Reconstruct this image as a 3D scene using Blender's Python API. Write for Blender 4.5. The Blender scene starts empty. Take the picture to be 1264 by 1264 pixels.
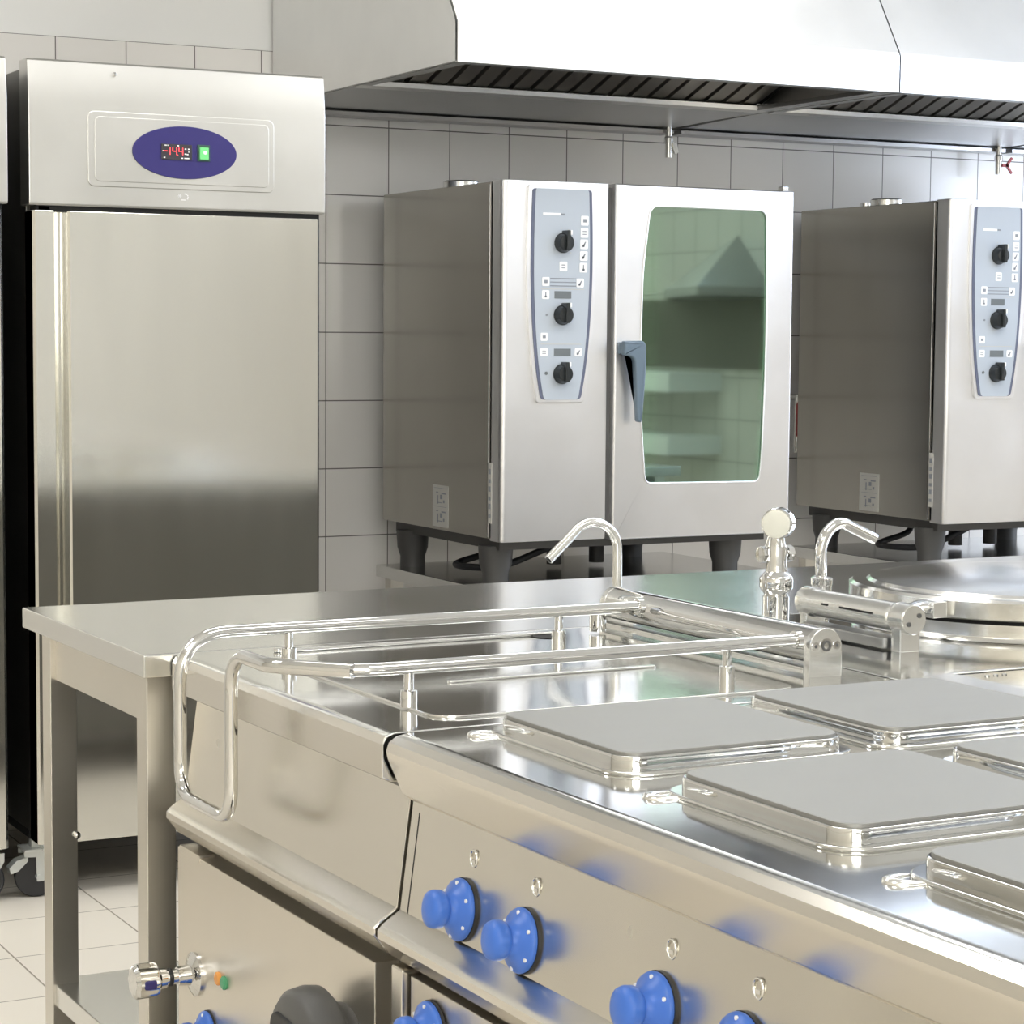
import bpy, bmesh, math, random
from mathutils import Vector, Matrix
random.seed(7)
PI = math.pi
C = bpy.context.scene.collection
sc = bpy.context.scene

# ------------------------------------------------------------------ materials
def newmat(name):
    m = bpy.data.materials.new(name); m.use_nodes = True
    nt = m.node_tree; b = nt.nodes['Principled BSDF']
    return m, nt, b
def plain(name, col, rough=.5, metal=0., spec=.5, emit=None, es=1., coat=0.):
    m, nt, b = newmat(name)
    n = nt.nodes.new('ShaderNodeTexNoise'); n.inputs['Scale'].default_value = 14
    mr = nt.nodes.new('ShaderNodeMapRange')
    mr.inputs['To Min'].default_value = max(0, rough - .03); mr.inputs['To Max'].default_value = min(1, rough + .03)
    nt.links.new(n.outputs['Fac'], mr.inputs['Value']); nt.links.new(mr.outputs['Result'], b.inputs['Roughness'])
    b.inputs['Base Color'].default_value = (*col, 1); b.inputs['Metallic'].default_value = metal
    b.inputs['Specular IOR Level'].default_value = spec
    b.inputs['Coat Weight'].default_value = coat
    if emit:
        b.inputs['Emission Color'].default_value = (*emit, 1); b.inputs['Emission Strength'].default_value = es
    return m
def steel(name, col, rough, aniso=0., tangent=None, stretch=(1, 1, 1), var=.05, bump=0., bs=3.):
    """brushed steel: faint streaks in roughness and colour, optional anisotropic highlight"""
    m, nt, b = newmat(name)
    tc = nt.nodes.new('ShaderNodeTexCoord'); mp = nt.nodes.new('ShaderNodeMapping')
    mp.inputs['Scale'].default_value = stretch
    n = nt.nodes.new('ShaderNodeTexNoise'); n.inputs['Scale'].default_value = 6; n.inputs['Detail'].default_value = 4
    nt.links.new(tc.outputs['Object'], mp.inputs['Vector']); nt.links.new(mp.outputs['Vector'], n.inputs['Vector'])
    mr = nt.nodes.new('ShaderNodeMapRange')
    mr.inputs['To Min'].default_value = max(.01, rough - var); mr.inputs['To Max'].default_value = rough + var
    nt.links.new(n.outputs['Fac'], mr.inputs['Value']); nt.links.new(mr.outputs['Result'], b.inputs['Roughness'])
    cr = nt.nodes.new('ShaderNodeValToRGB')
    cr.color_ramp.elements[0].position = .3; cr.color_ramp.elements[1].position = .7
    cr.color_ramp.elements[0].color = (col[0]*.95, col[1]*.95, col[2]*.95, 1); cr.color_ramp.elements[1].color = (*col, 1)
    nt.links.new(n.outputs['Fac'], cr.inputs['Fac']); nt.links.new(cr.outputs['Color'], b.inputs['Base Color'])
    b.inputs['Metallic'].default_value = 1
    if aniso:
        b.inputs['Anisotropic'].default_value = aniso
        cv = nt.nodes.new('ShaderNodeCombineXYZ')
        for i in range(3): cv.inputs[i].default_value = tangent[i]
        nt.links.new(cv.outputs[0], b.inputs['Tangent'])
    if bump:
        n2 = nt.nodes.new('ShaderNodeTexNoise'); n2.inputs['Scale'].default_value = bs; n2.inputs['Detail'].default_value = 1
        nt.links.new(tc.outputs['Object'], n2.inputs['Vector'])
        bp = nt.nodes.new('ShaderNodeBump'); bp.inputs['Strength'].default_value = bump; bp.inputs['Distance'].default_value = .02
        nt.links.new(n2.outputs['Fac'], bp.inputs['Height']); nt.links.new(bp.outputs['Normal'], b.inputs['Normal'])
    return m
def tiles(name, axes, w, h, off, mortar, c1, c2, cm, rough, bump=.3):
    m, nt, b = newmat(name)
    tc = nt.nodes.new('ShaderNodeTexCoord'); sp = nt.nodes.new('ShaderNodeSeparateXYZ'); cb = nt.nodes.new('ShaderNodeCombineXYZ')
    nt.links.new(tc.outputs['Object'], sp.inputs[0])
    for i, a in enumerate(axes):
        ad = nt.nodes.new('ShaderNodeMath'); ad.operation = 'ADD'; ad.inputs[1].default_value = off[i] + 40 * (w, h)[i]
        nt.links.new(sp.outputs['XYZ'.index(a)], ad.inputs[0]); nt.links.new(ad.outputs[0], cb.inputs[i])
    bk = nt.nodes.new('ShaderNodeTexBrick'); bk.offset = 0; bk.squash = 1
    bk.inputs['Scale'].default_value = 1; bk.inputs['Brick Width'].default_value = w; bk.inputs['Row Height'].default_value = h
    bk.inputs['Mortar Size'].default_value = mortar; bk.inputs['Mortar Smooth'].default_value = .2; bk.inputs['Bias'].default_value = 0
    bk.inputs['Color1'].default_value = (*c1, 1); bk.inputs['Color2'].default_value = (*c2, 1); bk.inputs['Mortar'].default_value = (*cm, 1)
    nt.links.new(cb.outputs[0], bk.inputs['Vector']); nt.links.new(bk.outputs['Color'], b.inputs['Base Color'])
    mr = nt.nodes.new('ShaderNodeMapRange'); mr.inputs['To Min'].default_value = rough; mr.inputs['To Max'].default_value = .8
    nt.links.new(bk.outputs['Fac'], mr.inputs['Value']); nt.links.new(mr.outputs['Result'], b.inputs['Roughness'])
    bp = nt.nodes.new('ShaderNodeBump'); bp.inputs['Strength'].default_value = bump; bp.inputs['Distance'].default_value = .002; bp.invert = True
    nt.links.new(bk.outputs['Fac'], bp.inputs['Height'])
    n2 = nt.nodes.new('ShaderNodeTexNoise'); n2.inputs['Scale'].default_value = 4
    nt.links.new(tc.outputs['Object'], n2.inputs['Vector'])
    b2 = nt.nodes.new('ShaderNodeBump'); b2.inputs['Strength'].default_value = .12; b2.inputs['Distance'].default_value = .01
    nt.links.new(n2.outputs['Fac'], b2.inputs['Height']); nt.links.new(bp.outputs['Normal'], b2.inputs['Normal'])
    nt.links.new(b2.outputs['Normal'], b.inputs['Normal'])
    return m

WARM = (.72, .69, .63); COOL = (.76, .76, .76)
M = dict(
    fridge=steel('brushed_steel_fridge', (.78, .77, .72), .15, .75, (1, 0, 0), (2, 2, .3)),
    header=steel('satin_steel_header', (.66, .655, .63), .3),
    ovenfront=steel('oven_front_steel', (.86, .86, .87), .38, .3, (1, 0, 0)),
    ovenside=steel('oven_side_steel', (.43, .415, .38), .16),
    rim=steel('range_rim_steel', (.74, .71, .65), .22, .5, (0, 1, 0), (1, .2, 1), bump=.04),
    panel=steel('range_panel_steel', (.74, .71, .64), .25, .2, (0, 1, 0), bump=.06, bs=4),
    lower=steel('range_lower_steel', (.72, .68, .61), .33, .2, (0, 1, 0)),
    top=steel('worktop_steel', (.72, .72, .70), .1, bump=.05, bs=3.5),
    table=steel('table_steel', (.72, .72, .70), .2, bump=.02),
    leg=steel('table_leg_steel', (.68, .65, .59), .32),
    hood=steel('hood_steel', (.80, .80, .79), .36),
    hoodin=steel('hood_inner_steel', (.42, .42, .42), .34),
    chrome=steel('polished_chrome', (.70, .70, .69), .045, var=.02),
    satin=steel('satin_chrome', (.78, .78, .76), .2),
    plate=steel('hotplate_iron', (.30, .30, .285), .5, .3, (0, 1, 0), (1, 8, 1), bump=.03, bs=8),
    kettle=steel('kettle_steel', (.74, .73, .70), .18, .4, (0, 0, 1)),
    black=plain('black_rubber', (.02, .02, .022), .5),
    dark=plain('dark_gap', (.012, .012, .012), .8),
    darkgrey=plain('dark_grey_plastic', (.09, .09, .088), .45),
    foot=plain('oven_foot_plastic', (.07, .068, .065), .5),
    knobblack=plain('black_knob_plastic', (.02, .024, .026), .25),
    blue=plain('blue_knob_plastic', (.055, .17, .62), .33, spec=.5),
    white=plain('white_print', (.9, .9, .9), .5),
    cream=plain('cream_enamel', (.78, .77, .68), .3),
    navy=plain('navy_badge_film', (.028, .022, .15), .3),
    display=plain('display_smoked_plastic', (.045, .04, .05), .25),
    red=plain('red_led', (.9, .05, .06), .4, emit=(1, .08, .1), es=1.6),
    green=plain('green_switch_plastic', (.12, .5, .16), .3, emit=(.25, .8, .3), es=.35),
    greendark=plain('green_switch_frame', (.03, .09, .06), .4),
    panelblue=plain('pale_blue_grey_panel', (.47, .52, .58), .35),
    stripe=plain('slate_stripe', (.12, .135, .2), .4),
    lcd=plain('grey_display_window', (.16, .18, .19), .3),
    glyph=plain('grey_glyph_print', (.25, .27, .3), .5),
    handle=plain('slate_handle_plastic', (.13, .18, .23), .35),
    sticker=plain('pale_grey_sticker', (.55, .54, .5), .4),
    orange=plain('orange_lamp', (.75, .33, .08), .25),
    greenlamp=plain('green_lamp', (.07, .33, .16), .25),
    redpaint=plain('red_valve_paint', (.35, .03, .03), .4),
    bracket=plain('zinc_bracket', (.62, .64, .62), .35, metal=.6),
    wallwhite=plain('white_wall_paint', (.86, .86, .84), .6),
    ceil=plain('ceiling_paint', (.88, .88, .87), .7),
    sidewall=plain('cream_side_wall', (.72, .68, .59), .6),
    cavity=plain('oven_cavity', (.62, .70, .58), .35, metal=.3),
    walltile=tiles('glazed_wall_tile', 'XZ', .2, .2, (0, -.129), .0017, (.82, .80, .765), (.84, .82, .785), (.15, .14, .13), .16),
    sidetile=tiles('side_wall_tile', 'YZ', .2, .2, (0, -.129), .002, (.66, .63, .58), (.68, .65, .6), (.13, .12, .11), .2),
    canopyshade=plain('canopy_shade_tone', (.16, .15, .12), .5),  # shade beneath the canopy put into the colour
    carcass_steel=steel('shaded_side_steel', (.16, .155, .145), .4),  # shade of the gap between the refrigerators put into the cabinet colour
    carcass=plain('shade_dark_carcass', (.15, .143, .125), .5),  # shade under the island put into the carcass colour
    floortile=tiles('beige_floor_tile', 'XY', .3, .3, (1.330, 1.447), .0022, (.72, .67, .58), (.70, .65, .565), (.26, .23, .18), .38),
)
# oven door glass: green tinted, half mirror half see through
m, nt, b = newmat('green_tinted_oven_glass')
nt.nodes.remove(b)
out = nt.nodes['Material Output']
tr = nt.nodes.new('ShaderNodeBsdfTransparent'); tr.inputs['Color'].default_value = (.62, .84, .62, 1)
gl = nt.nodes.new('ShaderNodeBsdfGlossy'); gl.inputs['Color'].default_value = (.62, .84, .72, 1); gl.inputs['Roughness'].default_value = .03
fr = nt.nodes.new('ShaderNodeFresnel'); fr.inputs['IOR'].default_value = 1.9
ma = nt.nodes.new('ShaderNodeMath'); ma.operation = 'ADD'; ma.inputs[1].default_value = .40
mx = nt.nodes.new('ShaderNodeMixShader')
nt.links.new(fr.outputs[0], ma.inputs[0]); nt.links.new(ma.outputs[0], mx.inputs['Fac'])
nt.links.new(tr.outputs[0], mx.inputs[1]); nt.links.new(gl.outputs[0], mx.inputs[2]); nt.links.new(mx.outputs[0], out.inputs['Surface'])
M['glass'] = m
# hood filter: dark slotted baffles
m, nt, b = newmat('hood_filter_metal')
b.inputs['Base Color'].default_value = (.5, .48, .45, 1); b.inputs['Metallic'].default_value = 1; b.inputs['Roughness'].default_value = .4
M['filter'] = m
# glowing panes added for the reflections in the steel
def pane(name, col, s):
    m, nt, b = newmat(name)
    b.inputs['Base Color'].default_value = (.8, .8, .8, 1)
    b.inputs['Emission Color'].default_value = (*col, 1); b.inputs['Emission Strength'].default_value = s
    return m
M['glow_warm'] = pane('added_glow_pane', (1, 1, .98), 2.7)
M['glow_cool'] = pane('cool_glow_pane', (.78, .86, 1), 2.6)

# ------------------------------------------------------------------ mesh helpers
def rbox(bm, x0, x1, y0, y1, z0, z1, bev=0., seg=2):
    r = bmesh.ops.create_cube(bm, size=1)
    vs = r['verts']
    for v in vs:
        v.co = Vector((x0 + (x1-x0)*(v.co.x+.5), y0 + (y1-y0)*(v.co.y+.5), z0 + (z1-z0)*(v.co.z+.5)))
    if bev > 0:
        es = list({e for v in vs for e in v.link_edges})
        bmesh.ops.bevel(bm, geom=es, offset=bev, segments=seg, profile=.5, affect='EDGES')
    return bm
def B(x0, x1, y0, y1, z0, z1, bev=0., seg=2): return rbox(bmesh.new(), x0, x1, y0, y1, z0, z1, bev, seg)
def prism(bm, pts, axis, a0, a1, bev=0., seg=2):
    """extrude polygon. axis 'X': pts (y,z); 'Y': pts (x,z); 'Z': pts (x,y)"""
    def mk(p, a):
        return Vector({'X': (a, p[0], p[1]), 'Y': (p[0], a, p[1]), 'Z': (p[0], p[1], a)}[axis])
    v0 = [bm.verts.new(mk(p, a0)) for p in pts]; v1 = [bm.verts.new(mk(p, a1)) for p in pts]
    n = len(pts); f0 = bm.faces.new(v0); f1 = bm.faces.new(v1[::-1])
    fs = [f0, f1] + [bm.faces.new((v0[i], v1[i], v1[(i+1) % n], v0[(i+1) % n])) for i in range(n)]
    bmesh.ops.recalc_face_normals(bm, faces=fs)
    if bev > 0:
        es = [e for e in set(f0.edges) | set(f1.edges)]
        bmesh.ops.bevel(bm, geom=es, offset=bev, segments=seg, profile=.5, affect='EDGES')
    return bm
def rrect(x0, x1, y0, y1, r, n=6):
    pts = []
    for cx, cy, a in ((x1-r, y1-r, 0), (x0+r, y1-r, PI/2), (x0+r, y0+r, PI), (x1-r, y0+r, 1.5*PI)):
        for i in range(n+1):
            t = a + PI/2*i/n; pts.append((cx + r*math.cos(t), cy + r*math.sin(t)))
    return pts
def rpoly(pts, rad, n=5):
    """round the corners of a 2-D polygon; rad is a number or a list"""
    o = []; N = len(pts)
    for i in range(N):
        p = Vector(pts[i]); a = Vector(pts[i-1]) - p; c = Vector(pts[(i+1) % N]) - p
        r = rad[i] if isinstance(rad, (list, tuple)) else rad
        if r <= 0: o.append(tuple(p)); continue
        d = min(r, a.length*.49, c.length*.49)
        s = p + a.normalized()*d; e = p + c.normalized()*d
        for k in range(n+1):
            t = k/n; q = s*(1-t)**2 + p*2*t*(1-t) + e*t*t; o.append((q.x, q.y))
    return o
def fillet(pts, r, n=8):
    pts = [Vector(p) for p in pts]; o = [pts[0]]
    for i in range(1, len(pts)-1):
        p = pts[i]; a = (pts[i-1]-p); c = (pts[i+1]-p); rr = r[i-1] if isinstance(r, (list, tuple)) else r
        d = min(rr, a.length*.49, c.length*.49); s = p + a.normalized()*d; e = p + c.normalized()*d
        for k in range(n+1):
            t = k/n; o.append(s*(1-t)**2 + p*2*t*(1-t) + e*t*t)
    o.append(pts[-1]); return o
def tube(bm, pts, r, seg=16, caps=True):
    pts = [Vector(p) for p in pts]; n = len(pts); rings = []
    t0 = (pts[1]-pts[0]).normalized(); up = Vector((0, 0, 1)) if abs(t0.z) < .9 else Vector((1, 0, 0))
    u = t0.cross(up).normalized()
    for i, p in enumerate(pts):
        t = ((pts[min(i+1, n-1)]-p).normalized() + (p-pts[max(i-1, 0)]).normalized())
        if i == 0: t = pts[1]-pts[0]
        if i == n-1: t = pts[-1]-pts[-2]
        t.normalize(); u = (u - t*u.dot(t)).normalized(); w = t.cross(u)
        rr = r[i] if isinstance(r, (list, tuple)) else r
        rings.append([bm.verts.new(p + (u*math.cos(2*PI*k/seg) + w*math.sin(2*PI*k/seg))*rr) for k in range(seg)])
    for i in range(n-1):
        for k in range(seg):
            bm.faces.new((rings[i][k], rings[i][(k+1) % seg], rings[i+1][(k+1) % seg], rings[i+1][k]))
    if caps:
        bm.faces.new(rings[0][::-1]); bm.faces.new(rings[-1])
    return bm
def lathe(bm, prof, org, axis=(0, 0, 1), seg=32, lobes=0, amp=0.):
    """prof: (radius, height) along the axis"""
    org = Vector(org); ax = Vector(axis).normalized()
    up = Vector((0, 0, 1)) if abs(ax.z) < .9 else Vector((1, 0, 0))
    u = ax.cross(up).normalized(); w = ax.cross(u); rings = []
    for r, h in prof:
        if r < 1e-6: rings.append([bm.verts.new(org + ax*h)])
        else:
            rings.append([bm.verts.new(org + ax*h + (u*math.cos(2*PI*k/seg)+w*math.sin(2*PI*k/seg))*r*(1+amp*math.cos(lobes*2*PI*k/seg))) for k in range(seg)])
    for a, b_ in zip(rings, rings[1:]):
        for k in range(seg):
            k2 = (k+1) % seg
            if len(a) == 1 and len(b_) == 1: continue
            if len(a) == 1: bm.faces.new((a[0], b_[k], b_[k2]))
            elif len(b_) == 1: bm.faces.new((a[k], a[k2], b_[0]))
            else: bm.faces.new((a[k], a[k2], b_[k2], b_[k]))
    if len(rings[0]) > 1: bm.faces.new(rings[0][::-1])
    if len(rings[-1]) > 1: bm.faces.new(rings[-1])
    return bm
def L(prof, org, axis=(0, 0, 1), seg=32, **k): return lathe(bmesh.new(), prof, org, axis, seg, **k)
def T(pts, r, seg=16, caps=True): return tube(bmesh.new(), pts, r, seg, caps)
def PR(pts, axis, a0, a1, bev=0., seg=2): return prism(bmesh.new(), pts, axis, a0, a1, bev, seg)

def rootof(o):
    while o.parent: o = o.parent
    return o
def obj(name, bm, mat, parent=None, label=None, ang=35):
    bmesh.ops.recalc_face_normals(bm, faces=bm.faces)
    if parent is not None:
        bm.transform(Matrix.Translation(-Vector(rootof(parent)['_base'])))
    me = bpy.data.meshes.new(name); bm.to_mesh(me); bm.free()
    me.shade_smooth(); me.set_sharp_from_angle(angle=math.radians(ang))
    me.materials.append(mat)
    o = bpy.data.objects.new(name, me); C.objects.link(o)
    wn = o.modifiers.new('wn', 'WEIGHTED_NORMAL'); wn.keep_sharp = True; wn.weight = 80
    if parent is not None: o.parent = parent
    if label: o['label'] = label
    return o
PIV = Vector((-1.524, -3.0, 0)); TH = .009     # the island stands very slightly out of square with the wall
def thing(name, label, cat, base, island=False, group=None):
    o = bpy.data.objects.new(name, None); C.objects.link(o); o.empty_display_size = .1
    o['_base'] = list(base); b_ = Vector(base)
    if island:
        Rm = Matrix.Rotation(TH, 3, 'Z'); o.location = PIV + Rm @ (b_ - PIV); o.rotation_euler = (0, 0, TH)
    else: o.location = b_
    o['label'] = label; o['category'] = cat
    if group: o['group'] = group
    return o
def copytree(o, parent=None):
    c = o.copy(); C.objects.link(c); c.parent = parent
    for ch in list(o.children): copytree(ch, c)
    return c
def struct(name, bm, mat, parent=None):
    o = obj(name, bm, mat, None)
    if parent: o.parent = parent
    else: o['kind'] = 'structure'
    return o

# ------------------------------------------------------------------ room shell
XL, XR, YF, ZC = -5.2, 3.3, -9.2, 3.15
struct('floor', B(XL, XR, YF, .1, -.1, 0), M['floortile'])
struct('ceiling', B(XL, XR, YF, .1, ZC, ZC+.1), M['ceil'])
struct('wall_back', B(XL, XR, 0, .1, 0, 2.129), M['walltile'])
struct('wall_back_upper', B(XL, XR, .004, .1, 2.129, ZC), M['wallwhite'])
struct('wall_left', B(XL-.1, XL, YF, .1, 0, ZC), M['sidewall'])
struct('wall_right', B(XR, XR+.1, YF, 0, 0, 2.129), M['sidetile'])
struct('wall_right_upper', B(XR+.004, XR+.1, YF, 0, 2.129, ZC), M['wallwhite'])
struct('wall_front', B(XL, XR, YF-.1, YF, 0, ZC), M['wallwhite'])
struct('glow_pane_1', B(XR-.012, XR+.004, -8.9, -4.95, 2.3, 3.06), M['glow_warm'])  # added glowing pane, out of view, whitens the hood and oven reflections
struct('glow_pane_2', B(XR-.012, XR+.004, -4.6, -2.0, 2.3, 3.06), M['glow_cool'])  # added cool glowing pane, turns reflections on the right bluish
struct('glow_pane_4', B(XR-.012, XR+.004, -1.4, -.5, .9, 2.0), M['glow_cool'])  # added cool glowing pane, goes with the fill on the tiles
struct('fill_backing_3', B(-4.9, -1.1, YF, YF+.03, 1.15, 2.85), M['wallwhite'])  # plain white board behind the added front fill, does not glow
for i, (a, b_) in enumerate(((-8.9, -4.95), (-4.6, -2.0))):  # bars and frames around the two added high panes
    f = bmesh.new()
    for k in range(4):
        y = a + (b_-a)*k/3
        rbox(f, XR-.04, XR, y-.02, y+.02, 2.28, 3.08)
    for z in (2.28, 3.08): rbox(f, XR-.04, XR, a-.02, b_+.02, z-.02, z+.02)
    struct('trim_%d' % (i+1), f, M['wallwhite'])
# canopy and shelves on the side wall, seen mirrored in the oven door glass
t = bpy.data.objects.new('canopy_hood', None); C.objects.link(t); t.location = (XR, -4.6, 1.53)
t['label'] = 'small canopy with dark end seen mirrored in the green oven door glass'; t['category'] = 'hood'
for nm, faces, mt in (('front_panel', ((0, 2, 3), (0, 4, 6, 2)), 'hood'), ('end_panel', ((0, 1, 3), (0, 4, 5, 1), (4, 5, 6)), 'hoodin')):
    bm = bmesh.new(); p = [bm.verts.new(c) for c in ((-.43, .30, .02), (0, .25, .02), (0, -.68, .02), (0, -.03, .27), (-.43, .30, -.02), (0, .25, -.02), (0, -.68, -.02))]
    for q in faces: bm.faces.new([p[i] for i in q])
    bmesh.ops.delete(bm, geom=[v for v in bm.verts if not v.link_faces], context='VERTS')
    me = bpy.data.meshes.new(nm); bm.to_mesh(me); bm.free(); me.materials.append(M[mt]); o = bpy.data.objects.new(nm, me); C.objects.link(o); o.parent = t
struct('trim_3', B(XR-.02, XR, -5.6, -4.3, 1.17, 1.5), M['canopyshade'])  # dark board stands in for the shade below the canopy
for i, z in enumerate((1.06, .76)):
    q = struct('side_shelf', B(XR-.3, XR, -5.6, -4.75, z, z+.09), M['wallwhite'])
    del q['kind']; q['label'] = ('upper', 'lower')[i] + ' pale wall shelf mirrored in the green oven door glass'; q['category'] = 'shelf'

# ------------------------------------------------------------------ refrigerator
FY = -1.009
def make_fridge():
    x0, x1 = -1.161, -.432
    t = thing('refrigerator', 'tall stainless steel upright refrigerator with oval navy display badge on its header', 'refrigerator', ((x0+x1)/2, -.6, 0), group=None)
    cb = B(x0+.012, x1-.012, FY+.07, -.2, .15, 1.93, .004)
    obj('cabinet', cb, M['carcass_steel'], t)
    # header: leans forward slightly at the top strip, pressed panel in the middle
    hp = PR([(FY+.07, 1.614), (FY, 1.614), (FY-.004, 1.62), (FY-.004, 1.852), (FY+.006, 1.94), (FY+.012, 1.945), (FY+.07, 1.945)], 'X', x0, x1, .003)
    h = obj('header_panel', hp, M['header'], t)
    fr = PR(rrect(-1.024, -.566, 1.660, 1.832, .016), 'Y', FY-.0075, FY-.003, .002)
    obj('pressed_panel', fr, M['header'], h)
    fr2 = PR(rrect(-1.008, -.580, 1.672, 1.820, .013), 'Y', FY-.0095, FY-.006, .0015)
    obj('pressed_panel', fr2, M['header'], h)
    ell = PR([(-.7915+.128*math.cos(a), 1.7455+.061*math.sin(a)) for a in [2*PI*k/64 for k in range(64)]], 'Y', FY-.0135, FY-.008, .001)
    bd = obj('badge', ell, M['navy'], h, 'oval navy blue badge')
    obj('display', B(-.8505, -.7755, FY-.0165, FY-.013, 1.728, 1.764, .001), M['display'], bd)
    # seven segment -14.4
    dg = bmesh.new(); y0, y1 = FY-.0178, FY-.0165; zc = 1.7475; H = .0085; Wd = .0055
    def seg(cx, s):
        d = .0016
        P = {'a': (cx-Wd, cx+Wd, zc+H-d, zc+H), 'g': (cx-Wd, cx+Wd, zc-d/2, zc+d/2), 'd': (cx-Wd, cx+Wd, zc-H, zc-H+d),
             'f': (cx-Wd, cx-Wd+d, zc, zc+H), 'b': (cx+Wd-d, cx+Wd, zc, zc+H), 'e': (cx-Wd, cx-Wd+d, zc-H, zc), 'c': (cx+Wd-d, cx+Wd, zc-H, zc)}
        for k in s: a = P[k]; rbox(dg, a[0], a[1], y0, y1, a[2], a[3])
    seg(-.8415, 'g'); seg(-.8345, 'bc'); seg(-.8185, 'fgbc'); seg(-.8035, 'fgbc'); rbox(dg, -.8118, -.8102, y0, y1, zc-H-.001, zc-H+.0008)
    obj('digits', dg, M['red'], bd, 'red lit digits reading -14.4')
    mk = bmesh.new()
    for x, z, w_ in ((-.839, 1.7605, .004), (-.8355, 1.7605, .0025), (-.810, 1.7605, .002), (-.8465, 1.7475, .0015), (-.8435, 1.7325, .002), (-.792, 1.7535, .002), (-.784, 1.7535, .002),
                     (-.784, 1.747, .001), (-.792, 1.742, .0022), (-.787, 1.741, .002), (-.800, 1.732, .002), (-.789, 1.732, .006)):
        obj('display_mark', B(x-w_, x+w_, y0, y1, z-.0013, z+.0013), M['white'], bd)
    sw = obj('power_switch', B(-.762, -.731, FY-.0165, FY-.013, 1.727, 1.765, .001), M['greendark'], bd, 'green rocker power switch')
    rk = B(-.7575, -.7355, FY-.021, FY-.0165, 1.731, 1.759, .0015)
    obj('rocker', rk, M['green'], bd)
    obj('rocker_light', L([(.0045, 0), (.003, .0005), (0, .001)], (-.745, FY-.021, 1.747), (0, -1, 0), 12), M['white'], bd)
    # small emblem under the badge: star and crescent like printed mark
    em = bmesh.new()
    for k in range(6):
        a = k*PI/3; c = (-.803, 1.645)
        prism(em, [(c[0]+.0012*math.cos(a+PI/2), c[1]+.0012*math.sin(a+PI/2)), (c[0]+.007*math.cos(a), c[1]+.007*math.sin(a)), (c[0]+.0012*math.cos(a-PI/2), c[1]+.0012*math.sin(a-PI/2))], 'Y', FY-.0052, FY-.0045)
    for k in range(5):
        a = -.6+k*.55; rbox(em, -.789+.007*math.cos(a)-.0014, -.789+.007*math.cos(a)+.0014, FY-.0052, FY-.0045, 1.643+.007*math.sin(a)-.0014, 1.643+.007*math.sin(a)+.0014)
    rbox(em, -.799, -.787, FY-.0052, FY-.0045, 1.635, 1.637)
    obj('emblem', em, M['white'], h)
    obj('lock', L([(.005, 0), (.005, .004), (.003, .006), (0, .006)], (-.957, FY+.002, 1.918), (0, -1, 0), 16), M['chrome'], h)
    obj('header_gap', B(x0+.02, x1-.01, FY+.012, FY+.06, 1.6, 1.616), M['dark'], t)
    # door with integral full height handle groove on the left
    dx0, dx1 = -1.152, -.445
    pts = [(dx0, FY+.065), (dx0, FY+.006), (dx0+.006, FY), (-1.103, FY), (-1.097, FY+.010), (-1.090, FY+.020), (-1.082, FY+.022), (-1.076, FY+.014), (-1.071, FY+.001), (-1.066, FY-.003), (dx1-.007, FY-.003), (dx1, FY+.004), (dx1, FY+.065)]
    d = obj('door', PR(pts, 'Z', .133, 1.602, .0015), M['fridge'], t, ang=20)
    obj('gasket', B(dx0+.012, dx1-.012, FY+.058, FY+.075, .16, 1.59), M['dark'], t)
    for z in (.125, 1.606):
        obj('hinge', B(dx0+.015, dx0+.045, FY+.012, FY+.05, z-.012, z+.008, .002), M['chrome'], t)
    obj('base_plinth', B(x0+.02, x1-.02, FY+.12, -.22, .125, .16), M['dark'], t)
    for cx, cy in ((x0+.018, FY+.06), (x1-.06, FY+.06), (x0+.018, -.28), (x1-.06, -.28)):
        c = obj('caster', L([(.02, -.016), (.047, -.016), (.05, -.010), (.05, .010), (.047, .016), (.02, .016)], (cx, cy, .05), (.22, 1, 0), 28), M['black'], t)
        br = bmesh.new()
        rbox(br, cx-.034, cx+.034, cy-.034, cy+.034, .112, .118, .001)
        for s in (-1, 1):
            prism(br, [(cx-.034, .115), (cx+.045, .115), (cx+.045, .095), (cx+.012, .040), (cx-.004, .040), (cx-.006, .098), (cx-.034, .1)], 'Y', cy+s*.026-.0015, cy+s*.026+.0015)
        lathe(br, [(.006, -.031), (.006, .031)], (cx, cy, .05), (0, 1, 0), 14)
        rbox(br, cx-.012, cx+.012, cy-.012, cy+.012, .118, .135)
        obj('bracket', br, M['bracket'], c)
        if cy < -.5:
            lv = PR([(cx-.022, .1), (cx-.05, .092), (cx-.068, .075), (cx-.064, .06), (cx-.045, .066), (cx-.022, .088)], 'Y', cy-.02, cy+.012, .003)
            obj('brake_lever', lv, M['bracket'], c)
    return t
f1 = make_fridge()
f2 = copytree(f1); f2.location.x -= .777
f2['label'] = 'stainless refrigerator cut off by the left edge of the picture, only its right side showing'
f1['label'] = 'tall stainless refrigerator in full view with oval navy badge, display and green switch'

# ------------------------------------------------------------------ oven stands
def make_stand(x0, x1, label):
    t = thing('oven_stand', label, 'stand', ((x0+x1)/2, -.55, 0))
    obj('top', B(x0, x1, -.94, -.17, .625, .66, .003), M['table'], t)
    for x in (x0+.02, x1-.06):
        for y in (-.92, -.23): obj('leg', B(x, x+.04, y, y+.04, 0, .625, .002), M['leg'], t)
    obj('shelf', B(x0+.02, x1-.02, -.91, -.2, .2, .23, .002), M['leg'], t)
    return t
make_stand(.085, 1.06, 'stainless stand carrying the combi oven beside the refrigerator')
make_stand(1.535, 2.62, 'stainless stand carrying the combi oven at the right edge')

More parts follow.
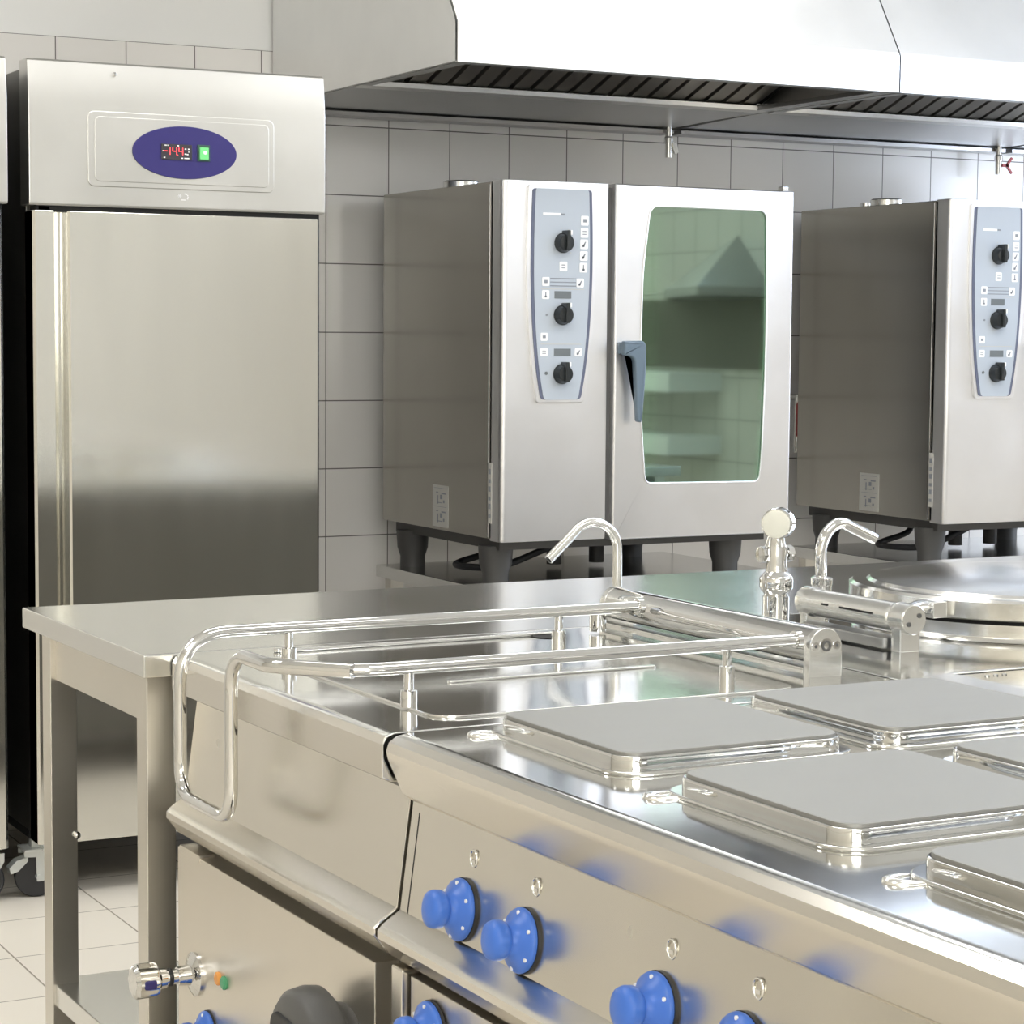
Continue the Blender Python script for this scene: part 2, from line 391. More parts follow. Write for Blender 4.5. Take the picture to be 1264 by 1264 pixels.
# ------------------------------------------------------------------ combi oven
def pz(y): return 1.713 - (y-230)/472.5
def px(x): return .286 + (x-688.5)/412.
def make_oven():
    X0, X1, Z0, Z1 = .115, 1.015, .783, 1.727
    t = thing('combi_oven', 'combi steamer', 'oven', ((X0+X1)/2, -.5, .66))
    # hollow housing: side, back, top, bottom sheets and the block behind the control column
    hb = bmesh.new()
    rbox(hb, X0, .43, -.84, -.15, Z0+.005, Z1-.003, .003)
    rbox(hb, .43, X1-.02, -.84, -.15, Z1-.05, Z1-.003)
    rbox(hb, .43, X1-.02, -.84, -.15, Z0+.005, Z0+.1)
    rbox(hb, X1-.06, X1-.02, -.84, -.15, Z0+.1, Z1-.05)
    rbox(hb, .43, X1-.06, -.2, -.15, Z0+.1, Z1-.05)
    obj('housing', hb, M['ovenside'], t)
    cv = bmesh.new()
    rbox(cv, .43, .44, -.82, -.2, Z0+.1, Z1-.05); rbox(cv, X1-.07, X1-.06, -.82, -.2, Z0+.1, Z1-.05)
    rbox(cv, .44, X1-.07, -.21, -.2, Z0+.1, Z1-.05); rbox(cv, .44, X1-.07, -.82, -.21, Z1-.06, Z1-.05); rbox(cv, .44, X1-.07, -.82, -.21, Z0+.1, Z0+.11)
    obj('cavity', cv, M['cavity'], t)
    fan = L([(.02, 0), (.15, .002), (.155, .01), (.155, .02)], (.7, -.215, 1.32), (0, -1, 0), 32)
    obj('fan_cover', fan, M['cavity'], t)
    # control column front
    cf = PR(rpoly([(X0, -.86), (X0, -.893), (.432, -.893), (.432, -.83), (X0, -.83)], [0, .05, .006, 0, 0], 8), 'Z', Z0, Z1, .004)
    obj('front_frame', cf, M['ovenfront'], t)
    obj('door_gap', B(.43, .448, -.885, -.83, Z0+.01, Z1-.01), M['darkgrey'], t)
    obj('underframe', B(X0+.03, X1-.03, -.83, -.18, .757, .785), M['foot'], t)
    # control panel
    yP = -.893
    def sh(dx, dz):
        c = [(-.0995, 229), (-.1035, 290), (-.1035, 345), (-.098, 400), (-.088, 450), (-.0715, 497)]
        left = [(px(688.5)+x+dx, pz(y)) for x, y in c]; right = [(px(688.5)-x-dx, pz(y)) for x, y in c]
        left[0] = (left[0][0], left[0][1]-dz); right[0] = (right[0][0], right[0][1]-dz)
        left[-1] = (left[-1][0], left[-1][1]+dz); right[-1] = (right[-1][0], right[-1][1]+dz)
        return rpoly(left + right[::-1], [.008, .05, .05, .05, .05, .012, .012, .05, .05, .05, .05, .008])
    cp = obj('control_panel', PR(sh(0, 0), 'Y', yP-.008, yP+.002, .003), M['ovenfront'], t)
    obj('panel_stripe', PR(sh(.011, .009), 'Y', yP-.0095, yP-.006), M['stripe'], cp)
    obj('panel_face', PR(sh(.020, .0085), 'Y', yP-.0105, yP-.006), M['panelblue'], cp)
    yI = yP-.0105
    def icon(x, y, w_=9, h_=11, g=0):
        X, Z = px(x), pz(y); a, c = w_/824., h_/945.
        o = obj('icon_label', PR(rrect(X-a, X+a, Z-c, Z+c, .003, 3), 'Y', yI-.001, yI+.0005), M['white'], cp)
        b_ = bmesh.new()
        if g == 0: rbox(b_, X-a*.45, X+a*.45, yI-.0016, yI-.001, Z-c*.35, Z+c*.35)
        elif g == 1:
            rbox(b_, X-a*.5, X+a*.5, yI-.0016, yI-.001, Z+c*.2, Z+c*.38); rbox(b_, X-a*.5, X+a*.5, yI-.0016, yI-.001, Z-c*.38, Z-c*.2)
        elif g == 2:
            prism(b_, [(X-a*.5, Z-c*.6), (X-a*.1, Z-c*.6), (X+a*.5, Z+c*.5), (X+a*.2, Z+c*.5)], 'Y', yI-.0016, yI-.001)
            rbox(b_, X-a*.5, X+a*.1, yI-.0016, yI-.001, Z-c*.5, Z-c*.1)
        else:
            rbox(b_, X-a*.12, X+a*.12, yI-.0016, yI-.001, Z-c*.6, Z+c*.6); rbox(b_, X-a*.3, X+a*.3, yI-.0016, yI-.001, Z-c*.6, Z-c*.25)
        obj('glyph', b_, M['glyph'], cp)
    for i, (y, g) in enumerate(((271, 0), (286, 1), (300, 2), (314.5, 2), (329, 3))): icon(716 - i*.3, y, 9.5, 12, g)
    icon(690, 328, 9.5, 12, 1); icon(668.5, 347, 9, 11, 0); icon(711, 348, 9, 11, 2); icon(668.5, 363, 9, 11, 3)
    icon(667, 415, 8.5, 10, 0); icon(667, 434, 9, 10, 1); icon(709.5, 434, 9, 10, 2)
    for y in (343, 347.5, 352): obj('scale_line', B(px(674), px(706), yI-.0008, yI+.0005, pz(y)-.0012, pz(y)+.0012), M['glyph'], cp)
    for y in (356, 424): obj('divider_line', B(px(663), px(716 if y < 400 else 713), yI-.0006, yI+.0005, pz(y)-.0009, pz(y)+.0009), M['sticker'], cp)
    pr_ = bmesh.new()
    for k in range(9):
        a = -.2+k*.33; rbox(pr_, px(690)+.033*math.sin(a)-.0011, px(690)+.033*math.sin(a)+.0011, yI-.0008, yI+.0005, pz(298)+.036*math.cos(a)-.0011, pz(298)+.036*math.cos(a)+.0011)
    obj('scale_marks', pr_, M['sticker'], cp)
    obj('name_strip', B(px(664.5), px(686), yI-.0008, yI+.0005, pz(264)-.0035, pz(264)+.003), M['white'], cp)
    obj('name_strip', B(px(687), px(691.5), yI-.0008, yI+.0005, pz(264)-.0025, pz(264)+.002), M['glyph'], cp)
    for y in (363, 434):
        obj('display_window', B(px(679.5), px(700), yI-.001, yI+.0005, pz(y)-.0095, pz(y)+.0095), M['lcd'], cp)
    obj('indicator_dot', L([(.0045, 0), (.0045, .0012), (0, .0012)], (px(670), yI, pz(460)), (0, -1, 0), 12), M['lcd'], cp)
    obj('indicator_dot', L([(.003, 0), (.003, .0012), (0, .0012)], (px(670), yI, pz(388)), (0, -1, 0), 12), M['glyph'], cp)
    for y in (299, 388, 461):
        k = L([(.0265, 0), (.0265, .003), (.024, .006), (.0225, .02), (.02, .024), (0, .0245)], (px(689.5), yI, pz(y)), (0, -1, 0), 28)
        X, Z = px(689.5), pz(y)
        prism(k, rpoly([(X-.006, Z-.021), (X+.006, Z-.021), (X+.005, Z+.032), (X-.005, Z+.032)], .003), 'Y', yI-.034, yI-.001, .002)
        ko = obj('knob', k, M['knobblack'], cp)
        obj('pointer', B(X+.004, X+.009, yI-.0355, yI-.026, Z+.020, Z+.032, .001), M['white'], cp)
    # door
    yD = -.905; D0, D1 = .447, 1.017
    gl = [(.553, 1.672), (.531, 1.5), (.527, 1.3), (.531, 1.1), (.546, .930), (.914, .926), (.921, 1.0), (.928, 1.2), (.930, 1.4), (.925, 1.671)]
    gr = [.028, .05, .05, .05, .02, .02, .04, .05, .05, .028]
    inner = rpoly(gl, gr, 5)
    n_ = len(inner)
    # frame ring between rounded door outline and glass outline
    def ray_out(p):
        cx, cz = .74, 1.255; dx, dz = p[0]-cx, p[1]-cz
        sx = ((D1 if dx > 0 else D0)-cx)/dx if abs(dx) > 1e-6 else 1e9
        sz = ((Z1 if dz > 0 else Z0-.003)-cz)/dz if abs(dz) > 1e-6 else 1e9
        s = min(sx, sz); return (cx+dx*s, cz+dz*s)
    # insert the corner directions so that the frame keeps square corners
    cx, cz = .74, 1.255
    corners = [(D0, Z1), (D0, Z0-.003), (D1, Z0-.003), (D1, Z1)]
    ins = []
    for i in range(n_):
        a = inner[i]; c = inner[(i+1) % n_]; ins.append(a)
        for q in corners:
            th = math.atan2(q[1]-cz, q[0]-cx); ta = math.atan2(a[1]-cz, a[0]-cx); tb = math.atan2(c[1]-cz, c[0]-cx)
            da = (th-ta+PI) % (2*PI)-PI; db = (tb-th+PI) % (2*PI)-PI
            if 0 < da < 1.2 and 0 < db < 1.2:
                # intersection of ray with segment a-c
                d = (math.cos(th), math.sin(th)); e = (c[0]-a[0], c[1]-a[1])
                den = d[0]*e[1]-d[1]*e[0]; s = ((a[0]-cx)*e[1]-(a[1]-cz)*e[0])/den
                ins.append((cx+d[0]*s, cz+d[1]*s))
    outer = [ray_out(p) for p in ins]
    bm = bmesh.new(); N = len(ins)
    lay = []
    for y, ring, ins_ in ((-.84, ins, 0), (yD, ins, 0), (yD, outer, 0), (-.84, outer, 0)):
        lay.append([bm.verts.new((p[0], y, p[1])) for p in ring])
    for a, c in ((0, 1), (1, 2), (2, 3), (3, 0)):
        for k in range(N):
            bm.faces.new((lay[a][k], lay[a][(k+1) % N], lay[c][(k+1) % N], lay[c][k]))
    bmesh.ops.recalc_face_normals(bm, faces=bm.faces)
    es = [e for e in bm.edges if (e.verts[0] in set(lay[2]) and e.verts[1] in set(lay[2]))]
    bmesh.ops.bevel(bm, geom=es, offset=.006, segments=3, profile=.5, affect='EDGES')
    d = obj('door', bm, M['ovenfront'], t)
    # thin pale lip round the glass
    lip = bmesh.new(); sc_ = [((p[0]-cx)*1.012+cx, (p[1]-cz)*1.006+cz) for p in inner]
    tube(lip, [(p[0], yD-.001, p[1]) for p in inner] + [(inner[0][0], yD-.001, inner[0][1])], .0022, 8)
    obj('glass_seal', lip, M['ovenfront'], d)
    obj('glass', PR(inner, 'Y', yD+.003, yD+.007), M['glass'], d, 'green tinted glass')
    hd = PR(rpoly([(.452, 1.312), (.452, 1.274), (.484, 1.270), (.489, 1.20), (.495, 1.098), (.510, 1.095), (.516, 1.16), (.521, 1.24), (.521, 1.30), (.513, 1.313)], [.004, .004, .02, .05, .006, .006, .05, .05, .02, .008]), 'Y', yD-.044, yD-.024, .006, 3)
    rbox(hd, .456, .50, yD-.03, yD+.001, 1.277, 1.309, .004)
    obj('handle', hd, M['handle'], d, 'slate grey handle')
    # inside: hanging rack and grids seen through the glass
    rk = bmesh.new()
    for y in (-.74, -.52, -.30):
        for x in (.50, .885): tube(rk, [(x, y, .92), (x, y, 1.64)], .004, 8)
    for z in [1.0+.075*k for k in range(9)]:
        for x in (.505, .88): tube(rk, [(x, -.78, z), (x, -.25, z)], .003, 6)
    obj('rack', rk, M['satin'], t)
    gd = bmesh.new()
    for z in (1.0, 1.215):
        rbox(gd, .51, .875, -.78, -.27, z, z+.004); rbox(gd, .51, .875, -.785, -.778, z-.006, z+.035)
    obj('tray', gd, M['satin'], t)
    # feet
    for x, y in ((.165, -.77), (.895, -.77), (.165, -.25), (.895, -.25)):
        fo = L([(.036, 0), (.036, .03), (.044, .055), (.047, .1), (.047, .105)], (x, y, .66), (0, 0, 1), 24)
        obj('foot', fo, M['foot'], t)
    for x in (.52, .66):
        obj('drain_fitting', L([(.022, 0), (.022, .05), (.032, .055), (.032, .06), (.02, .065), (.02, .09)], (x, -.45, .67), (0, 0, 1), 20), M['foot'], t)
    obj('power_cable', T(fillet([(.42, -.30, .765), (.36, -.45, .72), (.20, -.46, .688), (.15, -.56, .690), (.22, -.68, .690), (.40, -.66, .745), (.50, -.6, .765)], .07, 6), .0095, 10), M['black'], t, 'black power cable')
    # fittings on top
    obj('vent_stub', L([(.05, 0), (.05, .02), (.046, .024), (.04, .024), (.04, .01), (0, .01)], (.2, -.48, Z1-.003), (0, 0, 1), 28), M['satin'], t)
    obj('vent_pipe', L([(.018, 0), (.018, .03), (.013, .03), (.013, .01), (0, .01)], (.33, -.2, Z1-.003), (0, 0, 1), 20), M['satin'], t)
    obj('hinge_cap', B(.992, 1.012, -.885, -.86, Z1-.001, Z1+.014, .003), M['satin'], t)
    # stickers
    s1 = obj('side_sticker', B(X0-.0012, X0+.001, -.585, -.487, .797, .912), M['sticker'], t, 'pale warning sticker')
    gy = bmesh.new()
    for zc in (.829, .880):
        for dy, dz, a, c in ((-.02, .01, .012, .002), (.015, -.008, .002, .012), (-.005, 0, .006, .006), (.02, .012, .006, .0015), (-.022, -.012, .004, .004), (.004, -.016, .016, .0012)):
            rbox(gy, X0-.002, X0-.0008, -.536+dy-a, -.536+dy+a, zc+dz-c, zc+dz+c)
        rbox(gy, X0-.0018, X0-.0008, -.575, -.497, zc+.0235, zc+.0245)
    obj('sticker_print', gy, M['glyph'], s1)
    s2 = obj('edge_sticker', B(X0-.0012, X0+.0008, -.842, -.822, .83, .99), M['sticker'], t)
    gy = bmesh.new()
    for k in range(6): rbox(gy, X0-.002, X0-.0008, -.838, -.826, .845+.023*k, .855+.023*k+.004*(k % 2))
    obj('sticker_print', gy, M['glyph'], s2)
    obj('front_edge_seam', B(X0-.0012, X0+.0008, -.8215, -.819, Z0+.01, Z1-.01), M['ovenfront'], t)
    return t
ov = make_oven()
ov['label'] = 'stainless combi oven beside the refrigerator, whole green glass door in view'
ov2 = copytree(ov); ov2.location.x += 1.455
ov2['label'] = 'stainless combi oven cut off by the right edge, only side and control panel showing'

# red valve on the wall between the ovens
t = thing('wall_valve', 'dark red valve handle on the tiled wall between the two ovens', 'valve', (1.62, -.02, 1.1))
obj('pipe', T([(1.64, -.001, 1.13), (1.64, -.05, 1.13), (1.64, -.05, .95)], .012, 12), M['satin'], t)
obj('handle', PR(rrect(1.625, 1.655, 1.0, 1.115, .012), 'Y', -.085, -.06, .004), M['redpaint'], t, 'dark red handle')

# ------------------------------------------------------------------ extraction hoods
HB = 1.978
def make_hood(x0=-.17, x1=1.1405):
    t = thing('extraction_hood', 'hood', 'hood', (x0, -.6, HB))
    prof = [(-.012, HB), (-.012, 2.9), (-.69, 2.9), (-1.194, HB+.100), (-1.197, HB+.095), (-1.197, HB+.002)]
    obj('side_panel', PR(prof, 'X', x0, x0+.012), M['hood'], t); obj('side_panel', PR(prof, 'X', x1-.012, x1), M['hood'], t)
    fr = PR([(-1.203, HB-.001), (-1.203, HB+.095), (-1.198, HB+.105), (-.70, 2.9), (-.69, 2.89), (-1.188, HB+.1), (-1.190, HB)], 'X', x0, x1)
    obj('front_panel', fr, M['hood'], t)
    obj('back_panel', B(x0+.012, x1-.012, -.03, -.012, HB-.015, 2.5), M['hoodin'], t)
    lp = bmesh.new()
    rbox(lp, x0+.012, x1-.012, -1.19, -1.155, HB, HB+.012); rbox(lp, x0+.012, x0+.045, -1.155, -.03, HB, HB+.012); rbox(lp, x1-.045, x1-.012, -1.155, -.03, HB, HB+.012)
    rbox(lp, x0+.012, x1-.012, -.09, -.012, HB-.028, HB-.016)
    obj('drip_rail', lp, M['hoodin'], t)
    # plenum: slanting filter bank rising from rear gutter to the front
    tr_ = PR([(-.03, HB-.012), (-.57, HB+.002), (-.57, HB+.03), (-.03, HB+.03)], 'X', x0+.012, x1-.012)
    obj('gutter', tr_, M['hoodin'], t)
    obj('gutter_lip', PR([(-.565, HB-.004), (-.60, HB), (-.606, HB+.012), (-.60, HB+.014), (-.594, HB+.004), (-.565, HB+.0)], 'X', x0+.012, x1-.012), M['hood'], t)
    obj('filter_bed', PR([(-.57, HB+.022), (-1.07, HB+.20), (-1.07, HB+.22), (-.57, HB+.042)], 'X', x0+.012, x1-.012), M['dark'], t)
    fb = bmesh.new(); n = 20
    for k in range(n):
        x = x0+.03+(x1-x0-.06)*k/n
        prism(fb, [(-.575, HB+.010), (-1.07, HB+.185), (-1.07, HB+.20), (-.575, HB+.025)], 'X', x, x+.047)
    obj('filter_baffles', fb, M['filter'], t)
    return t
h1 = make_hood(); h1['label'] = 'stainless extraction hood with blown-out bright front above the oven beside the refrigerator'
h2 = copytree(h1); h2.location.x += 1.315; h2['label'] = 'middle stainless extraction hood section above the gap and the right edge oven'
h3 = make_hood(2.46, 3.29); h3['label'] = 'extraction hood section barely showing at the right edge beyond the red drain valve'
def drain(t, x, col, lab):
    v = obj('drain_valve', L([(.011, -.075), (.011, -.03), (.014, -.03), (.014, -.015), (.010, -.01), (.010, .03)], (x, -.1, 1.95), (0, 0, 1), 16), M['satin'], t, lab)
    hb = bmesh.new()
    if col is M['redpaint']:
        for s in (-1, 1): prism(hb, [(x+.02, 1.905-s*.003), (x+.046, 1.905+s*.028), (x+.052, 1.905+s*.024), (x+.027, 1.905-s*.006)], 'Y', -.113, -.107)
        rbox(hb, x+.008, x+.035, -.113, -.107, 1.90, 1.91)
    else: prism(hb, rpoly([(x+.008, 1.925), (x+.024, 1.92), (x+.028, 1.89), (x+.016, 1.885), (x+.01, 1.9)], .004), 'Y', -.114, -.104, .001)
    obj('valve_lever', hb, col, v)
drain(h1, 1.104, M['satin'], 'small grey drain valve')
h2['_base'] = [h1['_base'][0]+1.315, h1['_base'][1], h1['_base'][2]]
drain(h2, 2.405, M['redpaint'], 'drain valve with red butterfly handle')

# ------------------------------------------------------------------ work table
t = thing('work_table', 'stainless work table standing at the end of the cooking island, open lower shelf', 'table', (-.7, -2.7, 0), True)
TZ = .87
obj('tabletop', B(-1.568, 1.6, -3.028, -2.415, TZ-.034, TZ, .003), M['table'], t)
ap = bmesh.new()
rbox(ap, -1.45, 1.55, -2.99, -2.975, TZ-.115, TZ-.034); rbox(ap, -1.50, 1.55, -2.47, -2.455, TZ-.115, TZ-.034)
rbox(ap, -1.530, -1.512, -2.93, -2.47, TZ-.115, TZ-.034)
obj('apron', ap, M['leg'], t)
for x in (-1.54, 0., 1.5):
    for y in (-2.958, -2.478): obj('leg', B(x, x+.045, y, y+.045, 0, TZ-.034, .002), M['leg'], t)
obj('back_panel', B(-1.15, 1.5, -2.44, -2.425, .1, TZ-.034), M['carcass'], t)  # unseen dark panel added so the refrigerator door mirrors a dark band
obj('lower_shelf', B(-1.535, 1.52, -2.94, -2.44, .205, .242, .003), M['table'], t)
obj('bolt', L([(.006, 0), (.006, .004), (.003, .006), (0, .006)], (-1.497, -2.479, .492), (0, -1, 0), 12), M['chrome'], t)

# ------------------------------------------------------------------ cooking units (front row)
def unit_shell(t, y0, y1, fascia):
    """y0 < y1"""
    # top sheet with rounded nose
    if fascia == 'square':
        nose = [(-.74, .87), (-1.512, .87), (-1.522, .866), (-1.527, .857), (-1.527, .818), (-1.515, .812), (-1.48, .812), (-1.48, .83), (-.74, .83)]
    else:
        nose = [(-.74, .87), (-1.500, .87), (-1.513, .8675), (-1.5225, .861), (-1.526, .851), (-1.524, .842), (-1.505, .800), (-1.495, .792), (-1.47, .792), (-1.47, .83), (-.74, .83)]
    obj('worktop', PR(nose, 'Y', y0, y1, .002), M['top'], t, ang=25)
    obj('fascia_trim', PR([(p[0]-.0006, p[1]) for p in nose[2:-2]] + [(-1.47, .84)], 'Y', y0+.001, y1-.001, .001), M['rim'], t, ang=25)
    obj('front_panel', PR([(-1.486, .83), (-1.508, .662), (-1.512, .655), (-1.45, .655), (-1.45, .83)], 'Y', y0, y1, .0015), M['panel'], t)
    obj('ledge', PR([(-1.508, .664), (-1.530, .650), (-1.537, .643), (-1.537, .634), (-1.520, .612), (-1.505, .606), (-1.45, .606), (-1.45, .664)], 'Y', y0, y1, .002), M['rim'], t, ang=22)
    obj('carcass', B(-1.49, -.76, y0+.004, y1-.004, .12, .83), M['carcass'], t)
# --- unit 1 : lift-lid kettle unit with tube handle
U1 = (-3.742, -3.032)
t = thing('kettle_unit', 'stainless cooking unit next to the work table, with chrome tube handle over its top', 'cooker', (-1.13, -3.39, 0), True)
unit_shell(t, U1[0], U1[1], 'square')
lp = obj('lower_door', B(-1.522, -1.49, U1[0]+.03, U1[1]-.006, .14, .593, .002), M['lower'], t)
obj('catch', B(-1.5235, -1.50, -3.13, -3.05, .586, .597, .001), M['lower'], t)
obj('plinth', B(-1.44, -.8, U1[0]+.01, U1[1]-.01, 0, .12), M['darkgrey'], t)
obj('lid', PR(rpoly([(-1.43, -3.69), (-.90, -3.69), (-.90, -3.075), (-1.43, -3.075)], .04), 'Z', .869, .8735, .0015), M['top'], t)
obj('lid_rib', PR(rrect(-1.40, -.93, -3.112, -3.094, .009), 'Z', .8735, .879, .002), M['satin'], t)
obj('lid_rib', PR(rrect(-1.30, -.98, -3.462, -3.452, .005), 'Z', .8735, .8765, .001), M['satin'], t)
obj('lid_hole', L([(.022, 0), (.022, .0012), (0, .0012)], (-.965, -3.125, .8735), (0, 0, 1), 20), M['dark'], t)
ZR = .921; RR = .0088
hp_ = fillet([(-.85, -3.195, ZR), (-1.574, -3.195, ZR), (-1.574, -3.195, .702), (-1.574, -3.385, .702), (-1.574, -3.385, ZR), (-1.574, -3.51, ZR), (-1.50, -3.60, ZR), (-.85, -3.60, ZR)],
             [.07, .045, .045, .055, .02, .05], 9)
h = obj('handle_rail', T(hp_, RR, 20), M['chrome'], t, 'polished chrome tube handle')
obj('rail_sleeve', T([(-1.574, -3.43, ZR), (-1.574, -3.508, ZR), (-1.556, -3.535, ZR), (-1.50, -3.60, ZR)], .0098, 16), M['chrome'], h)
for x, y in ((-1.415, -3.195), (-1.425, -3.60), (-.985, -3.195), (-.958, -3.60)):
    obj('standoff', L([(.0105, 0), (.0105, .02), (.0062, .021), (.0062, ZR-.873)], (x, y, .8725), (0, 0, 1), 20), M['chrome'], t)
# hinge bar
by0, by1 = -3.612, -3.055; bx = -.806
bar = PR([(bx+.0255*math.cos(a), .910+.0255*math.sin(a)) for a in [2*PI*k/36 for k in range(36)]], 'Y', by0+.012, by1-.012)
hb = obj('hinge_bar', bar, M['chrome'], t)
for y in (by0, by1-.014):
    ec = obj('end_cap', PR([(bx-.027, .869), (bx+.027, .869), (bx+.027, .906)] + [(bx+.027*math.cos(a), .909+.027*math.sin(a)) for a in [PI*k/16 for k in range(17)]] + [(bx-.027, .906)], 'Y', y, y+.014, .0015), M['satin'], hb)
    if y == by0:
        obj('socket_ring', L([(.0105, 0), (.0105, .001), (0, .001)], (bx, y, .912), (0, -1, 0), 20), M['chrome'], hb)
        obj('socket', L([(.0075, 0), (.0075, .002), (.0045, .002), (.0045, .0005), (0, .0005)], (bx, y, .912), (0, -1, 0), 20), M['darkgrey'], hb)
        for s in (-1, 1): (obj('screw', L([(.0058, 0), (.0058, .0015), (0, .0015)], (bx+s*.0175, y, .912), (0, -1, 0), 16), M['chrome'], hb), obj('screw_recess', L([(.0028, .0015), (0, .0017)], (bx+s*.0175, y, .912), (0, -1, 0), 6), M['darkgrey'], hb))
obj('bearing_rail', B(bx-.028, bx+.0, by0+.014, by1-.014, .8735, .882, .001), M['satin'], hb)
for y in (-3.195, -3.60): obj('collar', L([(.0125, 0), (.0125, .008), (.009, .009)], (-.842, y, ZR), (-1, 0, 0), 20), M['chrome'], h)
obj('stop_block', L([(.013, 0), (.013, .028), (.008, .032), (0, .032)], (-.862, -3.10, .8735), (0, 0, 1), 18), M['chrome'], t)
# controls on lower door
FX = -1.522
tp = obj('water_tap', L([(.031, 0), (.031, .004), (.024, .008), (.015, .011), (.013, .028), (.0105, .028), (.0105, .045), (.014, .046), (.015, .055)], (FX, -3.112, .424), (-1, 0, 0), 28), M['chrome'], t, 'chrome tap with faceted handle')
obj('tap_handle', L([(.014, .055), (.021, .059), (.023, .064), (.0235, .088), (.019, .093), (.019, .0935), (0, .095)], (FX, -3.112, .424), (-1, 0, 0), 48, lobes=8, amp=.09), M['chrome'], tp)
obj('tap_ring', L([(.0112, .036), (.0125, .037), (.0125, .041), (.0112, .042)], (FX, -3.112, .424), (-1, 0, 0), 24), M['black'], tp)
obj('tap_mark', B(FX-.084, FX-.066, -3.1395, -3.1335, .417, .430, .003), M['navy'], tp)
for y, mt, lb in ((-3.203, 'orange', 'orange lamp'), (-3.226, 'greenlamp', 'green lamp')):
    l = obj('indicator_lamp', L([(.0095, 0), (.0095, .003), (.0075, .005), (0, .006)], (FX, y, .441), (-1, 0, 0), 20), M[mt], t, lb)
def control_knob(t, x, y, z, ax=(-1, 0, .12), s=1.):
    """blue push knob: flange disc, waisted neck and round grip"""
    k = L([(.0335*s, .000), (.0345*s, .003), (.033*s, .006), (.0285*s, .009), (.022*s, .013), (.0185*s, .018), (.0178*s, .021), (.0195*s, .023), (.0212*s, .027), (.0212*s, .034), (.0195*s, .0385), (.013*s, .0415), (0, .0425)], (x, y, z), ax, 40)
    ko = obj('control_knob', k, M['blue'], t, 'blue control knob', ang=50)
    a = Vector(ax).normalized(); u = a.cross(Vector((0, 0, 1))).normalized(); w_ = a.cross(u)
    m_ = bmesh.new()
    for j in range(6):
        th = PI/2 + j*PI/3; c = Vector((x, y, z)) + a*.0078 + (u*math.cos(th) + w_*math.sin(th))*.0295*s
        lathe(m_, [(.0022, 0), (.0022, .0018), (0, .0018)], c, a, 8)
    obj('scale_mark', m_, M['white'], ko)
    obj('knob_base', L([(.035*s, -.003), (.035*s, .0005)], (x, y, z), ax, 36), M['black'], ko)
    return ko
control_knob(t, FX-.002, -3.165, .352, (-1, 0, 0), .95)
# large dark grey round knob with recessed grip
wz, wy = .462, -3.63
wk = obj('large_knob', L([(.06, 0), (.062, .012), (.075, .022), (.084, .03), (.086, .045), (.083, .062), (.074, .070), (.05, .074), (0, .076)], (FX, wy, wz), (-1, 0, 0), 48), M['darkgrey'], t, 'large dark grey round knob', ang=60)
obj('grip_slot', PR(rrect(wy-.0-.02, wy+.055, wz-.012, wz+.05, .02), 'X', FX-.0775, FX-.069, .003), M['black'], wk)
# --- unit 2 : six plate electric hob
U2 = (-5.35, -3.750)
t = thing('hotplate_range', 'stainless range with square grey hotplates and blue knobs nearest the camera', 'stove', (-1.13, -4.5, 0), True)
unit_shell(t, U2[0], U2[1], 'round')
0 and obj('side_seal', B(-1.50, -1.47, U2[1]-.002, U2[1]+.006, .66, .862), M['dark'], t)
obj('panel_joint', PR([(-1.5082, .664), (-1.493, .78), (-1.488, .78), (-1.503, .664)], 'Y', -3.7715, -3.770), M['dark'], t)
obj('lower_frame', B(-1.526, -1.49, -3.795, -3.765, .12, .606, .003), M['rim'], t)
obj('lower_door', B(-1.518, -1.49, U2[0]+.03, -3.80, .14, .6, .002), M['lower'], t)
obj('plinth', B(-1.44, -.8, U2[0]+.01, U2[1]-.01, 0, .12), M['darkgrey'], t)
PX = (-1.405, -1.060); PY = (-4.077, -4.460, -4.845); PS = .292
for iy, y in enumerate(PY):
    for ix, x in enumerate(PX):
        hpz = obj('hotplate', PR(rrect(x+.004, x+PS-.004, y+.004, y+PS-.004, .026), 'Z', .884, .8925, .003), M['plate'], t, 'matt grey square cast hotplate')
        obj('plate_rim', PR(rrect(x, x+PS, y, y+PS, .03), 'Z', .871, .8885, .003), M['chrome'], hpz)
        obj('plate_flange', PR(rrect(x-.014, x+PS+.012, y-.014, y+PS+.012, .042), 'Z', .869, .8745, .003), M['top'], hpz)
    # pressed crescent in the worktop by the rear left corner of each front plate
    cc = (-1.412, y+PS-.018); c = T([(cc[0]+.030*math.cos(a_), cc[1]+.016*math.sin(a_), .8698) for a_ in [PI*(.45+1.1*k/14) for k in range(15)]],
          [.0015+.0042*math.sin(PI*k/14) for k in range(15)], 12)
    obj('pressed_corner', c, M['satin'], t)
# rear joint strip between the two rows
obj('rear_strip', PR([(-.735, .869), (-.735, .876), (-.725, .882), (-.682, .882), (-.672, .876), (-.672, .869)], 'Y', U2[0], -3.722, .002), M['rim'], t)
def pan_x(z): return -1.508 + (z-.662)/(.83-.662)*.022
for y in (-3.902, -4.043, -4.305, -4.447, -4.71, -4.85):
    z = .699
    control_knob(t, pan_x(z)-.003, y, z, (-1, 0, .13))
    zz = .757
    em = bmesh.new()
    tube(em, [(pan_x(zz)-.001, y-.012+.0075*math.cos(a), zz+.0095*math.sin(a)) for a in [2*PI*k/16 for k in range(17)]], .0011, 6)
    rbox(em, pan_x(zz)-.0016, pan_x(zz)+.001, y-.0155, y-.0085, zz-.005, zz-.001)
    obj('embossed_mark', em, M['satin'], t)
control_knob(t, -1.522, -3.862, .553, (-1, 0, 0))
